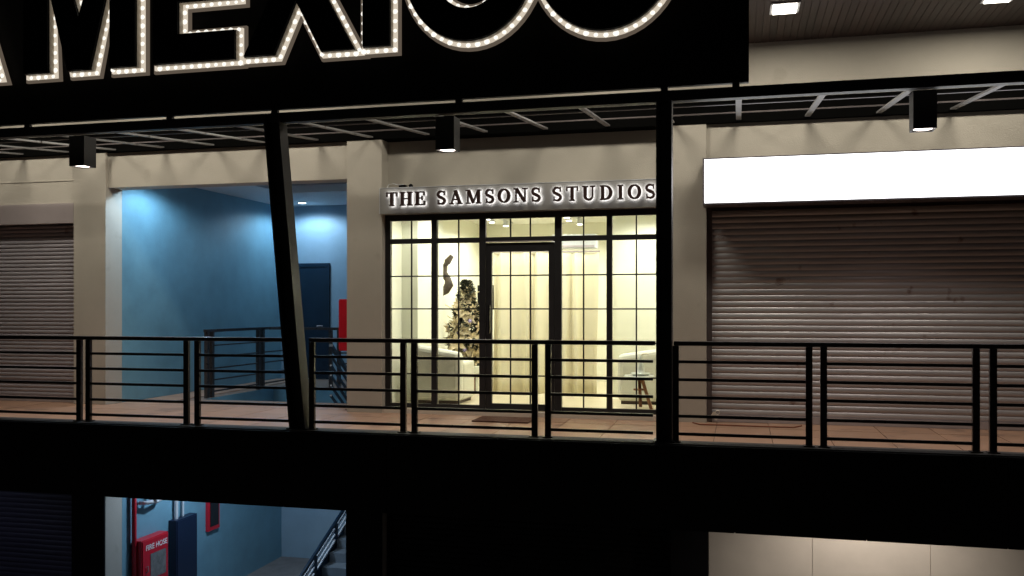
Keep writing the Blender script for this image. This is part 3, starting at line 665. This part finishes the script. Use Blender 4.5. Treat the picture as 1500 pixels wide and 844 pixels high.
# pedestal, box, tree
pd = MB(); pd.box(-4.40, -3.86, 2.15, 2.75, .29, .40); o = thing('pedestal', 'low white pedestal table carrying the decorated tree', 'pedestal', (-4.13, 2.45, -.02))
mk('top', pd, 'wall_in2', o, bevel=.01)
q = MB(); q.box(-4.36, -4.32, 2.2, 2.7, -.02, .289); mk('leg', q, 'wall_in2', o); q = MB(); q.box(-3.94, -3.90, 2.2, 2.7, -.02, .289); mk('leg', q, 'wall_in2', o)
wb = thing('wooden_box', 'reddish-brown wooden box on the floor under the tree pedestal', 'box', (-4.08, 2.3, -.02))
q = MB(); q.box(-4.21, -3.96, 2.2, 2.5, -.02, .20); mk('body', q, 'wood', wb, bevel=.004); q = MB(); q.box(-4.22, -3.95, 2.19, 2.51, .201, .222); mk('lid', q, 'wood', wb)
tx, ty, tz, th = -4.16, 2.45, .40, 1.36
tree = thing('decorated_tree', 'dark artificial tree covered in cream silk flowers on the white pedestal', 'tree', (tx, ty, tz))
q = MB(); q.tube([(tx,ty,tz),(tx,ty,tz+th)], [.03,.006], 8); mk('trunk', q, 'dwood', tree)
q = MB()
def rad(t): return (.17+.21*min(1, max(0, t-.08)*4))*(1-t)**.95*(1+.22*math.sin(t*31))+.014
for i in range(3200):
    t = random.random()**1.1; r0 = rad(t)*math.sqrt(random.uniform(.15, 1)); a = random.uniform(0, 2*math.pi)
    p = Vector((tx+r0*math.cos(a), ty+r0*math.sin(a), tz+.02+t*th*.97)); d = Vector((math.cos(a), math.sin(a), random.uniform(-.5,.4))).normalized()
    s_ = d.cross(Vector((random.uniform(-1,1), random.uniform(-1,1), 1))).normalized()*random.uniform(.009,.02); l = random.uniform(.05,.12)
    q.add([p-s_, p+d*l*.5-s_*1.3+Vector((0,0,.004)), p+d*l, p+d*l*.5+s_*1.3, p+s_], [(0,1,2,3,4)])
fo = mk('foliage', q, 'leaf', tree); fo['kind'] = 'stuff'
fm = MB()
for ring, (n, l, up) in enumerate(((6, .095, .15), (5, .06, .7))):
    for k in range(n):
        a = 2*math.pi*k/n + ring*.5; d = Vector((math.cos(a), 0, math.sin(a))); s_ = Vector((-math.sin(a), 0, math.cos(a)))*.022; o_ = Vector((0, -up*l, 0))
        fm.add([Vector((0,0,0)), d*l*.5+s_+o_*.6, d*l+o_, d*l*.5-s_+o_*.6, d*l*.5+o_*.35], [(0,4,1),(1,4,2),(2,4,3),(3,4,0)])
fme = mesh_only('flower', fm, 'petal')
for i in range(54):
    t = .04+.9*(i+.5)/54; a = R(-90)+i*2.4; rr = rad(t)*1.0
    o = inst('flower', fme, tree, (tx+rr*math.cos(a), ty+rr*math.sin(a), tz+t*th)); o.rotation_euler = (random.uniform(-.4,.4), random.uniform(-3,3), a+R(90)); k = random.uniform(1.1,2.1)*(1.1-.5*t); o.scale = (k,)*3
q = MB()
for i in range(14):
    t = .25+.6*i/14; a = i*2.4+1; p = Vector((tx+rad(t)*math.cos(a), ty+rad(t)*math.sin(a), tz+t*th)); d = Vector((math.cos(a), math.sin(a), .55))*.17
    q.tube([p, p+d*.6, p+d+Vector((0,0,-.01))], [.004,.004,.002], 5)
    for k in range(5): c_ = p+d*(.4+.14*k); q.lathe(c_, [(.004,-.01),(.011,0),(.004,.01)], 6)
mk('spray', q, 'gold', tree)
for dx, dz in ((.04,.26), (-.10,.5), (.1,.7)): q = MB(); q.lathe((tx+dx, ty-.30+dz*.2, tz+dz), [(.004,-.035),(.025,-.025),(.035,0),(.025,.025),(.004,.035)], 12); mk('bauble', q, 'purple', tree, smooth=True)
q = MB(); pts = [(-4.42,2.5,2.14),(-4.50,2.5,2.04),(-4.56,2.5,1.94),(-4.56,2.5,1.86),(-4.49,2.5,1.76),(-4.47,2.5,1.68),(-4.53,2.5,1.58),(-4.59,2.5,1.52)]
q.tube(pts, [.035,.055,.065,.06,.055,.075,.065,.03], 8); sc_ = thing('wood_sculpture', 'dark twisted driftwood sculpture on the wall left of the tree top', 'sculpture', (-4.5, 2.5, 1.5)); sc_['label'] = 'dark twisted driftwood sculpture fixed above the decorated tree'
mk('twist', q, 'dwood', sc_, smooth=True); q = MB(); q.tube([(-4.66,2.5,1.85),(-4.56,2.5,1.88)], .012, 6); mk('wall_pin', q, 'housing', sc_)
tv = thing('wall_screen', 'black flat screen mounted behind the decorated tree', 'screen', (-3.95, 3.0, 1.25))
q = MB(); q.box(-4.14, -3.70, 2.98, 3.03, 1.28, 1.68); mk('panel', q, 'blackgloss', tv, bevel=.006); q = MB(); q.box(-3.95, -3.90, 3.031, 3.06, -.02, 1.6); mk('stand_pole', q, 'black', tv); q = MB(); q.box(-4.1, -3.75, 2.9, 3.15, -.02, .0); mk('stand_foot', q, 'black', tv)
